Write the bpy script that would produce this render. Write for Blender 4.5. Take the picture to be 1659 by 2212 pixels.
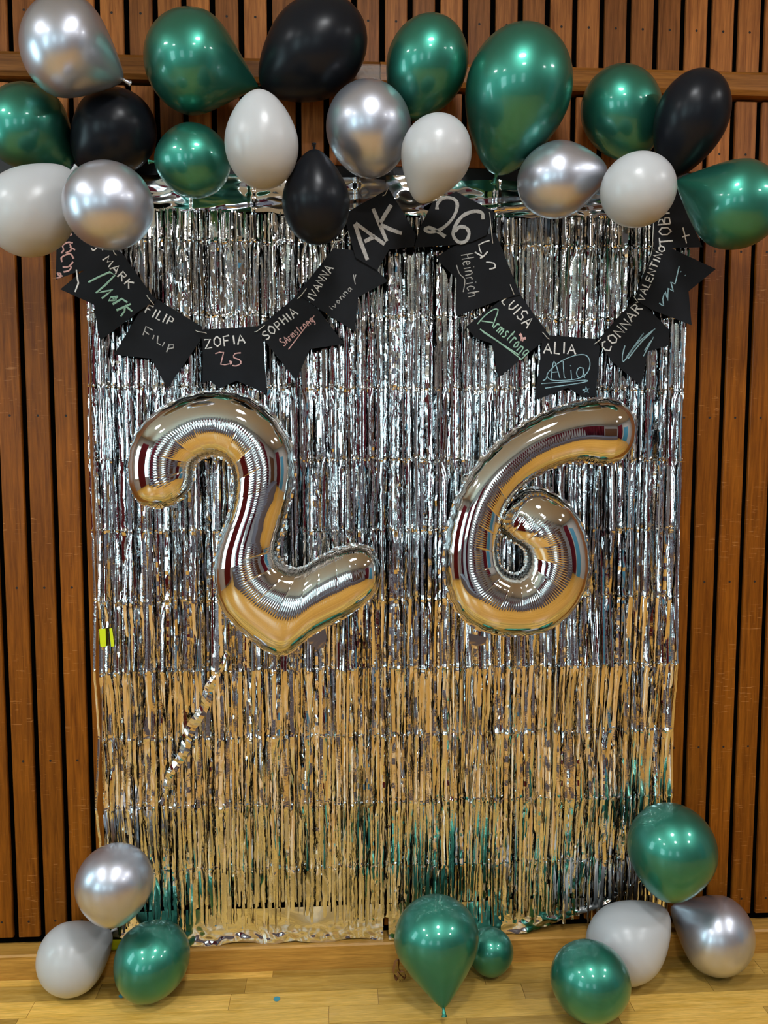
import bpy, bmesh, math, random
from mathutils import Vector, Matrix, noise

random.seed(26)
SC = bpy.context.scene
COL = SC.collection
for o in list(bpy.data.objects):
    bpy.data.objects.remove(o, do_unlink=True)

# ------------------------------------------------------------------ camera
IW, IH = 1659.0, 2212.0
FPX = 1708.8
PITCH, YAW, ROLL = 0.0823, -0.0564, 0.0010
P = 0.078                                   # slat pitch in metres
CAM = Vector((0.0, -29.5639 * P, 20.4321 * P - 0.028))
X0 = 11.4155                                # slat joint index in front of the camera
def _axes():
    cp, sp = math.cos(PITCH), math.sin(PITCH)
    cy, sy = math.cos(YAW), math.sin(YAW)
    rz = lambda v: Vector((cy * v[0] - sy * v[1], sy * v[0] + cy * v[1], v[2]))
    f, u, r = rz((0, cp, -sp)), rz((0, sp, cp)), rz((1, 0, 0))
    cr, sr = math.cos(ROLL), math.sin(ROLL)
    return cr * r + sr * u, -sr * r + cr * u, f
AR, AU, AF = _axes()
cam = bpy.data.cameras.new('camera')
cam.sensor_fit = 'HORIZONTAL'
cam.sensor_width = 36.0
cam.lens = FPX / IW * 36.0
cam.clip_start = 0.05
camo = bpy.data.objects.new('camera', cam)
COL.objects.link(camo)
camo.matrix_world = Matrix(((AR.x, AU.x, -AF.x, CAM.x), (AR.y, AU.y, -AF.y, CAM.y), (AR.z, AU.z, -AF.z, CAM.z), (0, 0, 0, 1)))
SC.camera = camo

# ------------------------------------------------------------------ world, exposure
w = bpy.data.worlds.new('world')
SC.world = w
w.use_nodes = True
w.node_tree.nodes['Background'].inputs[0].default_value = (0.62, 0.80, 0.92, 1)
w.node_tree.nodes['Background'].inputs[1].default_value = 1.0
SC.view_settings.view_transform = 'Standard'
SC.view_settings.look = 'None'
SC.view_settings.exposure = 0.55
SC.view_settings.gamma = 1.0
SC.view_settings.use_curve_mapping = False
try:
    SC.cycles.use_denoising = True
    SC.cycles.caustics_reflective = False
    SC.cycles.caustics_refractive = False
    SC.cycles.sample_clamp_indirect = 5.0
    SC.cycles.max_bounces = 5
    SC.cycles.diffuse_bounces = 3
    SC.cycles.glossy_bounces = 3
except Exception:
    pass
LAMP_E = 62.0        # ceiling lamps
WIN_E = 5.2          # daylight in the side windows
WINB_E = 3.2         # daylight in the rear windows

# ------------------------------------------------------------------ helpers
def ray(px, py):
    return (AF + AR * ((px - IW / 2) / FPX) + AU * (-(py - IH / 2) / FPX))
def at(px, py, y):                          # the point of the plane y = const
    d = ray(px, py)
    return CAM + d * ((y - CAM.y) / d.y)
def at_floor(px, py, z=0.0):
    d = ray(px, py)
    return CAM + d * ((z - CAM.z) / d.z)
def mpp(p):                                 # metres per photo pixel at a point
    return (p - CAM).dot(AF) / FPX
def lin(r, g, b):
    f = lambda c: (c / 255 / 12.92) if c / 255 <= 0.04045 else ((c / 255 + 0.055) / 1.055) ** 2.4
    return (f(r), f(g), f(b), 1.0)

def mesh(name, verts, faces, mat, smooth=False, mats=None, fmat=None):
    me = bpy.data.meshes.new(name)
    me.from_pydata([tuple(v) for v in verts], [], faces)
    for m in (mats or [mat]):
        me.materials.append(m)
    if fmat:
        me.polygons.foreach_set('material_index', fmat)
    if smooth:
        me.polygons.foreach_set('use_smooth', [True] * len(me.polygons))
    me.update()
    if name in ('body', 'knot', 'inflation_tab', 'rim', 'tape_strip', 'yellow_card'):
        vol = 0.0
        for p in me.polygons:
            q = [me.vertices[k].co for k in p.vertices]
            for k in range(1, len(q) - 1):
                vol += q[0].dot(q[k].cross(q[k + 1]))
        if vol < 0:
            me.flip_normals()
    return me
def link(name, data, parent=None, loc=None):
    o = bpy.data.objects.new(name, data)
    COL.objects.link(o)
    if loc is not None:
        o.location = loc
    if parent is not None:
        o.parent = parent
    return o
def tag(o, label, cat, group=None):
    o['label'] = label
    o['category'] = cat
    if group:
        o['group'] = group
    return o
def struct(o):
    o['kind'] = 'structure'
    return o
def obj(name, verts, faces, mat, parent=None, loc=(0, 0, 0), smooth=False, mats=None, fmat=None):
    """vertices in world space; the object's origin goes to loc"""
    l = Vector(loc)
    base = l - (parent_loc(parent) if parent is not None else Vector())
    o = link(name, mesh(name, [Vector(v) - l for v in verts], faces, mat, smooth, mats, fmat), parent, base)
    return o
def parent_loc(p):
    v = Vector()
    while p is not None:
        v += p.location
        p = p.parent
    return v
def box(x0, x1, y0, y1, z0, z1):
    v = [(x0, y0, z0), (x1, y0, z0), (x1, y1, z0), (x0, y1, z0), (x0, y0, z1), (x1, y0, z1), (x1, y1, z1), (x0, y1, z1)]
    f = [(0, 3, 2, 1), (4, 5, 6, 7), (0, 1, 5, 4), (1, 2, 6, 5), (2, 3, 7, 6), (3, 0, 4, 7)]
    return v, f
def joinvf(parts):
    V, F = [], []
    for v, f in parts:
        n = len(V)
        V += list(v)
        F += [tuple(i + n for i in q) for q in f]
    return V, F
def tube(pts, r, seg=6, caps=True):
    pts = [Vector(p) for p in pts]
    V, F = [], []
    for i, p in enumerate(pts):
        t = (pts[min(i + 1, len(pts) - 1)] - pts[max(i - 1, 0)]).normalized()
        a = t.cross(Vector((0, 1, 0)))
        if a.length < 1e-3:
            a = t.cross(Vector((1, 0, 0)))
        a.normalize()
        b = t.cross(a)
        rr = r[i] if isinstance(r, (list, tuple)) else r
        for k in range(seg):
            an = 2 * math.pi * k / seg
            V.append(p + a * (rr * math.cos(an)) + b * (rr * math.sin(an)))
    for i in range(len(pts) - 1):
        for k in range(seg):
            k2 = (k + 1) % seg
            F.append((i * seg + k, i * seg + k2, (i + 1) * seg + k2, (i + 1) * seg + k))
    if caps:
        F.append(tuple(range(seg))[::-1])
        F.append(tuple((len(pts) - 1) * seg + k for k in range(seg)))
    return V, F
def catmull(pts, n):
    """resample a polyline with Catmull-Rom, n samples for each span"""
    q = [Vector(p) for p in pts]
    out = []
    for i in range(len(q) - 1):
        p0, p1, p2, p3 = q[max(i - 1, 0)], q[i], q[i + 1], q[min(i + 2, len(q) - 1)]
        for k in range(n):
            t = k / n
            out.append(0.5 * ((2 * p1) + (p2 - p0) * t + (2 * p0 - 5 * p1 + 4 * p2 - p3) * t * t + (3 * p1 - p0 - 3 * p2 + p3) * t ** 3))
    out.append(q[-1])
    return out
def sstep(a, b, x):
    t = max(0.0, min(1.0, (x - a) / (b - a)))
    return t * t * (3 - 2 * t)

# ------------------------------------------------------------------ materials
class NT:
    def __init__(s, name):
        s.m = bpy.data.materials.new(name)
        s.m.use_nodes = True
        s.t = s.m.node_tree
        s.b = s.t.nodes['Principled BSDF']
    def n(s, typ, **kw):
        x = s.t.nodes.new(typ)
        for k, v in kw.items():
            setattr(x, k, v)
        return x
    def l(s, a, b):
        s.t.links.new(a, b)
    def ramp(s, fac, stops):
        r = s.n('ShaderNodeValToRGB')
        e = r.color_ramp.elements
        while len(e) < len(stops):
            e.new(0.5)
        for k, (p, c) in enumerate(stops):
            e[k].position = p
            e[k].color = c
        s.l(fac, r.inputs[0])
        return r.outputs[0]
    def coords(s, scale, rnd=True):
        tc = s.n('ShaderNodeTexCoord')
        mp = s.n('ShaderNodeMapping')
        mp.inputs['Scale'].default_value = scale
        if rnd:
            oi = s.n('ShaderNodeObjectInfo')
            ml = s.n('ShaderNodeVectorMath', operation='MULTIPLY_ADD')
            cb = s.n('ShaderNodeCombineXYZ')
            for k in range(3):
                s.l(oi.outputs['Random'], cb.inputs[k])
            ml.inputs[1].default_value = (31.0, 17.0, 53.0)
            s.l(cb.outputs[0], ml.inputs[0])
            s.l(tc.outputs['Object'], ml.inputs[2])
            s.l(ml.outputs[0], mp.inputs['Vector'])
        else:
            s.l(tc.outputs['Object'], mp.inputs['Vector'])
        return mp.outputs[0]
    def noise(s, vec, scale=1.0, detail=4.0, rough=0.55, dist=0.0):
        x = s.n('ShaderNodeTexNoise')
        x.inputs['Scale'].default_value = scale
        x.inputs['Detail'].default_value = detail
        x.inputs['Roughness'].default_value = rough
        x.inputs['Distortion'].default_value = dist
        if vec is not None:
            s.l(vec, x.inputs['Vector'])
        return x.outputs['Fac']
    def mix(s, fac, a, b, blend='MIX'):
        x = s.n('ShaderNodeMix', data_type='RGBA', blend_type=blend)
        for v, i in ((fac, 0), (a, 6), (b, 7)):
            if hasattr(v, 'is_linked'):
                s.l(v, x.inputs[i])
            else:
                x.inputs[i].default_value = v
        return x.outputs[2]
    def bump(s, h, strength=0.2, dist=0.002):
        x = s.n('ShaderNodeBump')
        x.inputs['Strength'].default_value = strength
        x.inputs['Distance'].default_value = dist
        s.l(h, x.inputs['Height'])
        s.l(x.outputs[0], s.b.inputs['Normal'])
    def set(s, **kw):
        for k, v in kw.items():
            s.b.inputs[k.replace('_', ' ')].default_value = v
        return s

def flat(name, col, rough=0.5, metal=0.0, **kw):
    t = NT(name)
    t.set(Base_Color=col, Roughness=rough, Metallic=metal, **kw)
    return t.m

def wood(name, dark, light, scratch, grain=(30.0, 30.0, 1.6), rough=0.38, scr=0.69, var=0.30):
    t = NT(name)
    v = t.coords(grain)
    g = t.noise(v, 3.0, 6.0, 0.62, 0.6)
    fine = t.noise(t.coords((grain[0] * 9, grain[1] * 9, grain[2] * 5) if grain[2] < grain[0] else (grain[0] * 5, grain[1] * 9, grain[2] * 9)), 2.0, 3.0, 0.6)
    c = t.ramp(g, [(0.3, dark), (0.72, light)])
    c = t.mix(0.35, c, t.ramp(fine, [(0.35, (0.35, 0.35, 0.35, 1)), (0.6, (1, 1, 1, 1))]), 'MULTIPLY')
    oi = t.n('ShaderNodeObjectInfo')
    c = t.mix(1.0, c, t.ramp(oi.outputs['Random'], [(0.0, (1 - 1.2 * var, 1 - 1.25 * var, 1 - 1.3 * var, 1)), (0.5, (0.95, 0.94, 0.93, 1)), (1.0, (1 + var, 1 + 0.95 * var, 1 + 0.8 * var, 1))]), 'MULTIPLY')
    if scratch:
        s1 = t.noise(t.coords((26.0, 4.0, 420.0)), 1.0, 2.0, 0.5, 0.3)
        s2 = t.noise(t.coords((9.0, 4.0, 9.0)), 1.0, 2.0, 0.5)
        m = t.n('ShaderNodeMath', operation='MULTIPLY')
        t.l(t.ramp(s1, [(scr, (0, 0, 0, 1)), (scr + 0.03, (1, 1, 1, 1))]), m.inputs[0])
        t.l(t.ramp(s2, [(0.48, (0, 0, 0, 1)), (0.60, (0.7, 0.7, 0.7, 1))]), m.inputs[1])
        c = t.mix(m.outputs[0], c, lin(196, 140, 84))
    t.l(c, t.b.inputs['Base Color'])
    t.set(Roughness=rough, Specular_IOR_Level=0.2)
    t.bump(fine, 0.12, 0.001)
    return t.m

def emit(name, col, e, var=None):
    t = NT(name)
    t.set(Base_Color=(0.02, 0.02, 0.02, 1), Emission_Color=col, Emission_Strength=e, Roughness=0.3)
    return t.m

M = {}
M['slat'] = wood('slat_wood', lin(108, 57, 11), lin(160, 94, 24), True, var=0.14, scr=0.66)
M['slat_top'] = wood('upper_slat_wood', lin(122, 70, 32), lin(190, 120, 62), False, rough=0.5)
M['rail'] = wood('rail_wood', lin(110, 66, 26), lin(160, 104, 46), False, grain=(1.6, 30.0, 30.0))
M['floor_wood'] = wood('floor_wood', lin(206, 160, 66), lin(238, 196, 108), False, grain=(2.2, 26.0, 26.0), rough=0.30)
M['base_wood'] = wood('baseboard_wood', lin(172, 124, 54), lin(208, 158, 78), False, grain=(1.8, 30.0, 30.0), rough=0.35)
M['black_back'] = flat('black_backing', (0.002, 0.0018, 0.0018, 1), 1.0, Specular_IOR_Level=0.0)
M['black_band'] = flat('black_band', (0.006, 0.006, 0.007, 1), 0.55)
M['screw'] = flat('screw_hole', (0.012, 0.006, 0.004, 1), 0.7)

def foil(name, rough, bump_scale, bump_s, col=(0.86, 0.87, 0.88, 1)):
    t = NT(name)
    t.set(Base_Color=col, Metallic=1.0, Roughness=rough)
    if bump_s:
        h = t.noise(t.coords((1, 1, 1)), bump_scale, 2.0, 0.55, 0.4)
        t.bump(h, bump_s, 0.002)
    return t.m
M['foil_strip'] = foil('foil_strip', 0.06, 170.0, 0.13)
M['foil_sheet'] = foil('foil_sheet', 0.05, 14.0, 0.25)
M['foil_crumple'] = foil('foil_crumple', 0.10, 60.0, 0.9)
M['mylar'] = foil('mylar', 0.035, 0, 0, (0.83, 0.83, 0.81, 1))

def latex_pearl(name, col, rough, coat=0.7):
    t = NT(name)
    n = t.noise(t.coords((1, 1, 1)), 14.0, 3.0, 0.5)
    c = t.mix(n, tuple(x * 0.88 for x in col[:3]) + (1,), tuple(min(1, x * 1.1) for x in col[:3]) + (1,))
    t.l(c, t.b.inputs['Base Color'])
    t.set(Metallic=0.85, Roughness=rough, Coat_Weight=coat, Coat_Roughness=0.10)
    return t.m
M['green'] = latex_pearl('green_latex', lin(58, 142, 122), 0.40)
M['silver'] = latex_pearl('silver_latex', lin(200, 204, 216), 0.36)
M['black'] = flat('black_latex', (0.009, 0.0105, 0.014, 1), 0.30, Specular_IOR_Level=0.18)
M['white'] = flat('white_latex', lin(192, 194, 196), 0.30)

t = NT('chalk_card')
n_ = t.noise(t.coords((1, 1, 1)), 9.0, 4.0, 0.6)
t.l(t.ramp(n_, [(0.3, lin(14, 15, 18)), (0.75, lin(25, 27, 32))]), t.b.inputs['Base Color'])
t.set(Roughness=0.8, Specular_IOR_Level=0.25)
M['card'] = t.m
def chalk(name, col):
    t = NT(name)
    n = t.noise(t.coords((1, 1, 1)), 260.0, 3.0, 0.7)
    t.l(t.ramp(n, [(0.3, tuple(x * 0.55 for x in col[:3]) + (1,)), (0.55, col)]), t.b.inputs['Base Color'])
    t.set(Roughness=0.9)
    return t.m
M['chalk_white'] = chalk('white_chalk', lin(236, 234, 230))
M['chalk_grey'] = chalk('grey_chalk', lin(188, 186, 182))
M['chalk_pink'] = chalk('pink_chalk', lin(226, 178, 172))
M['chalk_green'] = chalk('green_chalk', lin(164, 206, 184))
M['chalk_blue'] = chalk('blue_chalk', lin(160, 196, 206))
M['string'] = flat('white_string', lin(214, 210, 200), 0.8)
M['yellow'] = flat('yellow_tape', lin(214, 232, 8), 0.5)
M['blue_paper'] = flat('blue_paper', lin(70, 150, 168), 0.6)
M['brown_paper'] = flat('brown_ribbon', lin(142, 92, 50), 0.5)
t = NT('clear_tape')
t.set(Base_Color=(0.9, 0.88, 0.82, 1), Roughness=0.12, Alpha=0.20)
M['tape'] = t.m

# room surfaces that the mirrors see
M['ceiling'] = flat('ceiling_paint', lin(214, 206, 190), 0.8)
M['plaster'] = flat('side_plaster', lin(168, 164, 162), 0.8)
M['plaster_back'] = flat('rear_plaster', lin(172, 172, 176), 0.8)
M['maroon'] = flat('maroon_cloth', lin(128, 24, 50), 0.8)
M['blue_door'] = flat('blue_door_paint', lin(50, 120, 150), 0.5)
M['dark_wood'] = flat('dark_door_wood', lin(96, 58, 30), 0.5)
M['reflection_blocker'] = flat('reflection_blocker_grey', lin(96, 94, 106), 0.6)
M['lamp'] = emit('lamp_glow', (0.96, 0.98, 1.0, 1), LAMP_E)
M['pane'] = emit('window_daylight', (0.62, 0.93, 1.0, 1), WIN_E)
M['pane_back'] = emit('rear_window_daylight', (0.66, 0.92, 1.0, 1), WINB_E)
M['frame'] = flat('window_frame_paint', lin(210, 210, 205), 0.5)
M['lamp_rim'] = flat('lamp_rim', lin(200, 196, 186), 0.4)

# ------------------------------------------------------------------ room shell
XL, XR, YB, ZC = -4.0, 4.6, -5.9, 3.4
YF = 0.022                                   # black backing behind the slats
ZRT, ZRB = CAM.z + 13.7144 * P, CAM.z + 12.8207 * P
YBB = -0.042                                 # front face of the baseboard
ZBASE = 0.5 * (at(0, 2068, YBB).z + at(1659, 2007, YBB).z)
ZBT = at(830, 360, 0).z                      # top of the black band
ZBB = ZBT - 0.058
ZSL = ZBASE + 0.030                          # lower ends of the slats

v, f = box(XL, XR, YF, YF + 0.12, 0, ZC)
wall_front = struct(obj('wall_front', v, f, M['black_back'], loc=(0, YF, 0)))
v, f = box(XL - 0.12, XL, YB, YF + 0.12, 0, ZC)
wall_left = struct(obj('wall_left', v, f, M['plaster'], loc=(XL, 0, 0)))
v, f = box(XR, XR + 0.12, YB, YF + 0.12, 0, ZC)
wall_right = struct(obj('wall_right', v, f, M['plaster'], loc=(XR, 0, 0)))
v, f = box(XL - 0.12, XR + 0.12, YB - 0.12, YB, 0, ZC)
wall_back = struct(obj('wall_back', v, f, M['plaster_back'], loc=(0, YB, 0)))
v, f = box(XL - 0.12, XR + 0.12, YB - 0.12, YF + 0.12, ZC, ZC + 0.1)
ceiling = struct(obj('ceiling', v, f, M['ceiling'], loc=(0, 0, ZC)))

# floor: far part as one sheet with a plank pattern, the part by the wall plank by plank
t = NT('parquet')
tc = t.n('ShaderNodeTexCoord')
br = t.n('ShaderNodeTexBrick')
br.inputs['Scale'].default_value = 1.0
br.inputs['Brick Width'].default_value = 0.9
br.inputs['Row Height'].default_value = 0.07
br.inputs['Mortar Size'].default_value = 0.0012
br.inputs['Color1'].default_value = lin(218, 162, 74)
br.inputs['Color2'].default_value = lin(200, 144, 58)
br.inputs['Mortar'].default_value = lin(110, 72, 30)
t.l(tc.outputs['Object'], br.inputs['Vector'])
gr = t.noise(t.coords((2.2, 26, 26), False), 3.0, 5.0, 0.6)
t.l(t.mix(0.3, br.outputs['Color'], t.ramp(gr, [(0.3, (0.5, 0.5, 0.5, 1)), (0.7, (1.15, 1.15, 1.15, 1))]), 'MULTIPLY'), t.b.inputs['Base Color'])
t.set(Roughness=0.32)
v, f = box(XL, XR, YB, YF + 0.12, -0.1, -0.004)
floor = struct(obj('floor', v, f, t.m, loc=(0, 0, 0)))
rows, pw = 14, 0.066
yy = -0.004
for r in range(rows):
    x = -2.35 - random.random() * 0.7
    while x < 2.6:
        ln = random.choice((0.42, 0.55, 0.7, 0.85))
        g = 0.0006
        vv, ff = box(-ln / 2 + g, ln / 2 - g, -pw / 2 + g, pw / 2 - g, -0.004, random.uniform(-0.0004, 0.0002))
        o = link('plank', mesh('plank', vv, ff, M['floor_wood']), floor, (x + ln / 2, yy - pw / 2, 0))
        x += ln
    yy -= pw
# the rest of the floor at the same level
v, f = box(XL, XR, YB, yy, -0.004, 0.0)
o = obj('floor_field', v, f, t.m, floor, loc=(0, yy, 0))

# slats
SW, ST = 0.0622, 0.011
def slat_mesh(name, z0, z1, mat, dots):
    h, c = SW / 2, 0.0022
    prof = [(-h, ST), (-h, c), (-h + c, 0), (h - c, 0), (h, c), (h, ST)]
    n = len(prof)
    V = [(x, y, z0) for x, y in prof] + [(x, y, z1) for x, y in prof]
    F = [(i, i + 1, n + i + 1, n + i) for i in range(n - 1)] + [tuple(range(n))[::-1], tuple(range(n, 2 * n)), (n - 1, 0, n, 2 * n - 1)]
    fm = [0] * len(F)
    for z in dots:
        b = len(V)
        dx = 0.002 * math.sin(z * 40)
        V += [(dx + 0.0036 * math.cos(k * math.pi / 4), -0.0004, z + 0.0036 * math.sin(k * math.pi / 4)) for k in range(8)]
        F.append(tuple(range(b, b + 8)))
        fm.append(1)
    return mesh(name, V, F, mat, False, [mat, M['screw']], fm)
ndz = [CAM.z + k * P for k in (1.1153, -5.2069, -11.7943)] + [CAM.z - 18.1 * P, CAM.z + 7.3 * P]
sl_main = slat_mesh('slat', ZSL, ZBB - 0.004, M['slat'], ndz)
sl_mid = slat_mesh('slat', ZBT + 0.002, ZRB - 0.008, M['slat_top'], [ZBT + 0.055])
sl_top = slat_mesh('slat', ZRT, 3.2, M['slat_top'], [CAM.z + 15.0 * P + 0.012])
for i in range(-17, 42):
    x = (i + 0.5 - X0) * P
    for me in (sl_main, sl_mid, sl_top):
        o = link('slat', me, wall_front, (x, -YF + random.uniform(-0.0008, 0.0008), 0))
x0_, x1_ = (-17 - X0) * P, (42 - X0) * P
def rail_piece(xa, xb, name='rail'):
    h = (ZRT - ZRB)
    prof = [(YF, ZRB), (-0.020, ZRB), (-0.027, ZRB + 0.012), (-0.027, ZRT - 0.016), (-0.016, ZRT - 0.004), (YF, ZRT)]
    n = len(prof)
    V = [(xa, y, z) for y, z in prof] + [(xb, y, z) for y, z in prof]
    F = [(i, (i + 1) % n, n + (i + 1) % n, n + i) for i in range(n)] + [tuple(range(n))[::-1], tuple(range(n, 2 * n))]
    F = [q[::-1] for q in F]
    return obj(name, V, F, M['rail'], wall_front, loc=((xa + xb) / 2, 0, ZRT))
xj = at(821, 170, -0.02).x
rail_piece(x0_, xj - 0.001)
rail_piece(xj + 0.001, x1_)
v, f = box(x0_, x1_, 0.003, YF, ZBB, ZBT)
obj('black_band', v, f, M['black_band'], wall_front, loc=(0, 0, ZBB))
# plain timber either side of the slatted panel
for a, b in ((XL, x0_), (x1_, XR)):
    v, f = box(a, b, 0.004, YF, 0, 3.2)
    obj('side_panel', v, f, M['slat'], wall_front, loc=((a + b) / 2, 0, 0))
v, f = box(XL, XR, -0.02, YF, 3.2, ZC)
obj('upper_panel', v, f, M['plaster'], wall_front, loc=(0, 0, 3.2))
# baseboard with a rounded upper edge
prof = [(YF, 0), (YBB, 0), (YBB, ZBASE - 0.005), (YBB + 0.005, ZBASE), (YF, ZBASE)]
V = [(XL, y, z) for y, z in prof] + [(XR, y, z) for y, z in prof]
n = len(prof)
F = [(i, n + i, n + (i + 1) % n, (i + 1) % n) for i in range(n)] + [tuple(range(n)), tuple(range(n, 2 * n))[::-1]]
struct(obj('baseboard_front', V, F, M['base_wood'], loc=(0, 0, 0)))

# windows, drapes, doors and lamps of the hall (they show in the mirrors)
def window(n, wall, ax, c, a0, a1, z0, z1, mat):
    # ax 'x': lies in a plane x = c and spans y; ax 'y': lies in a plane y = c and spans x
    s = 1 if c < 0 or ax == 'y' else -1
    def bx(a, b, d0, d1, za, zb):
        if ax == 'x':
            return box(min(c + s * d0, c + s * d1), max(c + s * d0, c + s * d1), a, b, za, zb)
        return box(a, b, c + d0, c + d1, za, zb)
    v, f = bx(a0, a1, 0.0, 0.012, z0, z1)
    loc = (c, (a0 + a1) / 2, z0) if ax == 'x' else ((a0 + a1) / 2, c, z0)
    o = struct(obj('window_%d' % n, v, f, mat, loc=loc))
    fr = []
    k = max(2, int(round((a1 - a0) / 0.7)))
    for i in range(k + 1):
        a = a0 + (a1 - a0) * i / k
        fr.append(bx(a - 0.03, a + 0.03, 0, 0.05, z0, z1))
    for z in (z0, z0 + (z1 - z0) * 0.62, z1):
        fr.append(bx(a0, a1, 0, 0.05, z - 0.03, z + 0.03))
    v, f = joinvf(fr)
    obj('frame', v, f, M['frame'], o, loc=loc)
def drape(wall, ax, c, a0, a1, z0, z1):
    s = 1 if c < 0 or ax == 'y' else -1
    V, F = [], []
    nn = max(8, int((a1 - a0) / 0.03))
    for th in (0.0, 0.02):
        for i in range(nn + 1):
            a = a0 + (a1 - a0) * i / nn
            d = 0.10 + 0.045 * math.sin(i * 1.15) + 0.015 * math.sin(i * 0.37) + th
            for z in (z0, z1):
                V.append((c + s * d, a, z) if ax == 'x' else (a, c + d, z))
    m_ = (nn + 1) * 2
    for k in range(2):
        for i in range(nn):
            b = k * m_ + i * 2
            F.append((b, b + 2, b + 3, b + 1))
    for i in range(nn):
        F.append((i * 2, i * 2 + 2, m_ + i * 2 + 2, m_ + i * 2))
        F.append((i * 2 + 1, i * 2 + 3, m_ + i * 2 + 3, m_ + i * 2 + 1))
    obj('drape', V, F, M['maroon'], wall, loc=((c, a0, z0) if ax == 'x' else (a0, c, z0)), smooth=True)
window(1, wall_left, 'x', XL, -1.75, -0.8, 0.95, 2.75, M['pane'])
window(2, wall_left, 'x', XL, -5.7, -4.0, 0.95, 2.75, M['pane'])
drape(wall_left, 'x', XL, -3.9, -1.85, 0.1, 3.0)
window(3, wall_back, 'y', YB, -2.5, -1.6, 1.2, 2.6, M['pane_back'])
window(4, wall_back, 'y', YB, -0.3, 0.4, 1.2, 2.6, M['pane_back'])
drape(wall_back, 'y', YB, -3.6, -2.6, 0.1, 2.9)
drape(wall_back, 'y', YB, -1.5, -0.9, 0.1, 2.9)
drape(wall_back, 'y', YB, 0.9, 1.5, 0.1, 2.9)
drape(wall_right, 'x', XR, -5.2, -3.4, 0.1, 3.0)
v, f = box(XR - 0.05, XR, -3.1, -1.8, 0, 2.4)
struct(obj('door_1', v, f, M['blue_door'], loc=(XR, -2.5, 0)))
v, f = box(XL + 0.9, XR - 0.9, YB + 0.02, YB + 1.9, 0, 0.5)
obj('reflection_blocker', v, f, M['reflection_blocker'], wall_back, loc=(0, YB, 0))  # invented dark block, unseen directly; hides the far floor in the foil reflections
v, f = box(2.2, 3.6, YB, YB + 0.05, 0, 2.3)
struct(obj('door_2', v, f, M['dark_wood'], loc=(2.9, YB, 0)))
for lx in (-2.4, 0.25, 2.9):
    for ly in (-1.75, -3.3):
        lam = link('ceiling_lamp', None, ceiling, (lx, ly, 0))
        lam.empty_display_size = 0.1
        r = 0.19
        V = [(r * math.cos(k * math.pi / 12), r * math.sin(k * math.pi / 12), -0.03) for k in range(24)]
        d = link('diffuser', mesh('diffuser', V, [tuple(range(24))[::-1]], M['lamp']), lam)
        V, F = [], []
        for rr, z in ((0.192, 0.0), (0.22, 0.0), (0.22, -0.04), (0.192, -0.04)):
            V += [(rr * math.cos(k * math.pi / 12), rr * math.sin(k * math.pi / 12), z) for k in range(24)]
        for a in range(4):
            b = (a + 1) % 4
            F += [(a * 24 + k, a * 24 + (k + 1) % 24, b * 24 + (k + 1) % 24, b * 24 + k) for k in range(24)]
        link('rim', mesh('rim', V, F, M['lamp_rim']), lam)

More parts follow.
